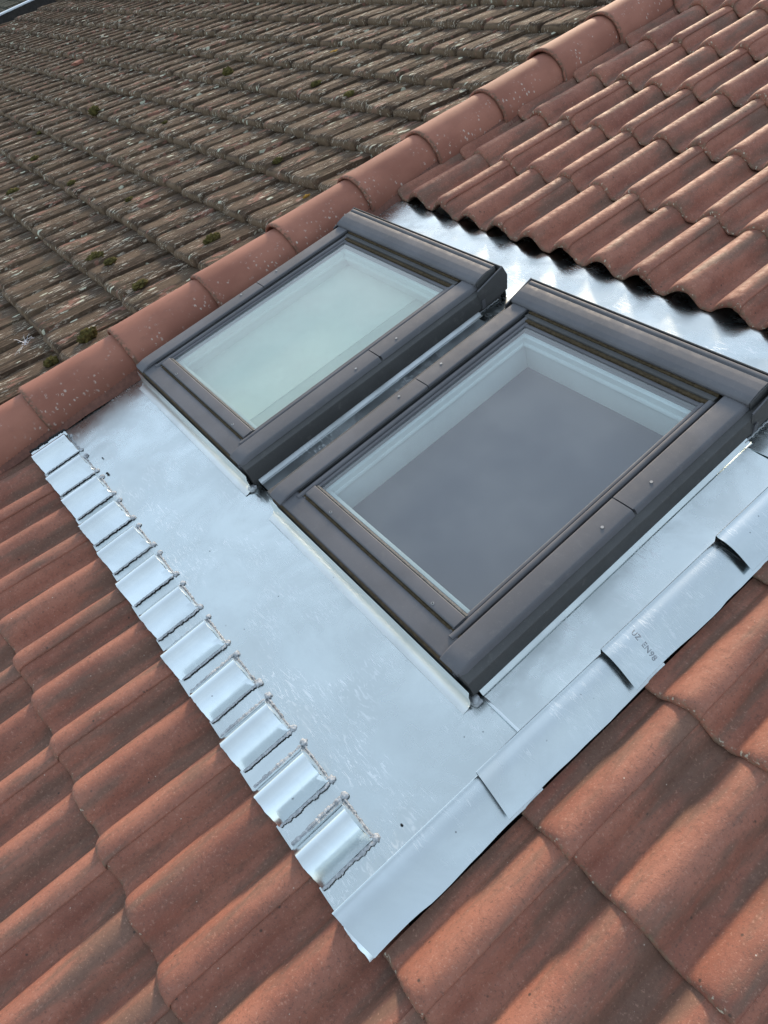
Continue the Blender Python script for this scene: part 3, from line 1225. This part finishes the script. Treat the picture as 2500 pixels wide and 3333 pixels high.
moss(-2.822, .252, .036, 'big bright green moss clump right beside the ridge caps, left', 1, flat=1.0)
moss(-2.845, .080, .026, 'dark green moss clump just below the big bright clump', 2, flat=.9)
moss(-2.985, .575, .033, 'long yellow-green moss pad lying along a tile above the big clump', 3, flat=.5)
moss(-3.505, .556, .036, 'plump olive moss pad, left of a pair on old tiles', 4, flat=.6)
moss(-3.380, .584, .028, 'flatter olive moss pad, right of a pair on old tiles', 5, flat=.5)
moss(-3.000, .962, .032, 'round moss clump near ridge caps above the far skylight corner', 6, flat=.8)
moss(-3.380, 1.572, .026, 'small green moss pad on the sixth old course near the ridge', 7, flat=.5)
moss(-5.200, 2.295, .034, 'lone yellow moss tuft high on the old roof', 8, flat=1.0)
moss(-5.925, 1.506, .036, 'round moss tuft at a tile corner towards the upper left', 9, flat=.9)
for k, (x, y, s, lb) in enumerate(((-4.12, 2.326, .030, 'low dark moss pad high on the old roof, left of its twin'),
                                   (-3.67, 2.256, .032, 'low dark moss pad high on the old roof, right of its twin'),
                                   (-5.60, .895, .030, 'flat moss patch near the left edge of the photo, upper of three'),
                                   (-5.16, .59, .034, 'dark moss hump near the left edge of the photo, lowest of three'),
                                   (-4.70, .86, .026, 'small olive moss hump right of the patches by the left edge'),
                                   (-3.99, .95, .020, 'tiny moss tuft midway between ridge caps and left edge'),
                                   (-6.3, 1.15, .026, 'moss tuft below the round tuft towards the upper left'),
                                   (-4.9, 1.62, .020, 'tiny moss tuft in the middle of the old roof'))):
    moss(x, y, s, lb, 20 + k, 'moss clumps on the old roof', flat=.5)
moss(-2.907, 1.424, .018, 'orange lichen crust at a tile foot near the ridge caps', 60, flat=.3, mat=M_ORANGE, name='orange_lichen')
moss(-4.515, 2.747, .030, 'orange lichen crust high on the old roof', 61, flat=.25, mat=M_ORANGE, name='orange_lichen')

# frayed white string caught on the old tiles
b = bmesh.new()
rr = random.Random(5)
for k in range(16):
    p = Vector((rr.uniform(-.012, .012), rr.uniform(-.012, .012), .006))
    d = Vector((rr.uniform(-1, 1), rr.uniform(-1, 1), rr.uniform(0, .9))).normalized()
    L = rr.uniform(.02, .06)
    pts = []
    for s in range(7):
        pts.append(p + d * L * s / 6 + Vector((0, 0, -.012 * (s / 6) ** 2)) + Vector((rr.uniform(-1, 1), rr.uniform(-1, 1), rr.uniform(-1, 1))) * .003)
    rows = []
    for q in pts:
        rows.append([tuple(q + Vector((math.cos(a) * .0009, math.sin(a) * .0009, math.sin(a) * .0004))) for a in (0, 2.09, 4.19, 6.28)])
    grid(b, rows)
o = finish(b, 'frayed_string', M_STRING, 180)
o.matrix_world = RM @ OF @ Matrix.Translation((-3.100, .048, tilt_z(.048) + .004))
tag(o, 'frayed tuft of white string caught on the old tiles at left', 'string')
# broken bit of red tile
b = bmesh.new()
prism(b, [(-.05, 0), (-.045, .018), (.01, .024), (.045, .020), (.05, 0)], -.035, .045, 'v', 3, .003, 2)
for vtx in b.verts:
    vtx.co += Vector((fbm(vtx.co.x * 40, vtx.co.y * 40, 1.), fbm(vtx.co.x * 40, vtx.co.y * 40, 7.), 0)) * .006
o = finish(b, 'tile_fragment', M_RED, 40)
o.matrix_world = RM @ OF @ Matrix.Translation((-7.912, 2.075, tilt_z(2.075) + .004)) @ Matrix.Rotation(.5, 4, 'Z')
tag(o, 'broken orange-red tile fragment lying high on the old roof', 'tile fragment')

# ------------------------------------------------------------------ white verge trim and the roof beyond it
verge = thing('verge_trim', 'white folded metal verge trim at the far edge of the old roof', 'trim', (-13.05, 0, 0), OF)
b = bmesh.new()
prism(b, [(-.17, .050), (-.17, .072), (.0, .085), (.02, .080), (.02, .060), (0, .058)], .2, 7.2, 'v', 1, .004, 2)
finish(b, 'trim_cap', M_WHITEMETAL, 30, parent=verge)
b = bmesh.new()
prism(b, [(-.14, -.9), (-.14, .05), (.0, .058), (.03, .055), (.03, -.12), (-.02, -.9)], .2, 7.2, 'v', 1, .003, 1)
finish(b, 'verge_board', M_DECK, 30, parent=verge)

NB = Matrix.Identity(4)
nroof = thing('neighbour_roof', 'grey-green tiled roof of the neighbouring house, top left corner', 'roof', (-15.2, 2.6, -1.35))
far_me = new_tile_mesh(50, -.02, .30, True)
far_me.materials.clear()
far_me.materials.append(M_FAR)
for j in range(16):
    for i in range(18):
        u, v = -6.2 + .3 * i + .3, -1.6 + .345 * j
        q = project((u - 15.2, v + 2.6, -1.3))
        if q and -130 < q[0] < 330 and -130 < q[1] < 190:
            place('roof_tile', far_me, nroof, (u, v, rnd.uniform(-.006, .006)), (rnd.uniform(-.02, .02), rnd.uniform(-.02, .02), 0))
b = bmesh.new()
grid(b, [[(-7 + 9 * i / 2, -2.5 + 7.5 * j / 2, -.03) for i in range(3)] for j in range(3)])
finish(b, 'underlay', M_DECK, parent=nroof)

# ------------------------------------------------------------------ bits lying about
def crumb(u, v, w, s, label, seed):
    b = bmesh.new()
    blob(b, (0, 0, s * .5), (s, s * .8, s * .6), seed, 2, .8, 12)
    o = finish(b, 'debris_crumb', M_CRUMB, 30)
    o.matrix_world = RM @ Matrix.Translation((u, v, w))
    tag(o, label, 'debris')


crumb(.196, .028, .001, .0055, 'black crumb of debris on the zinc beside the fourth soldered cover', 3)
crumb(.110, .046, .001, .0032, 'tiny black crumb of debris on zinc, nearer the ridge', 4)
crumb(1.665, .060, .001, .0030, 'tiny black crumb of debris on zinc near the right cover strip', 6)
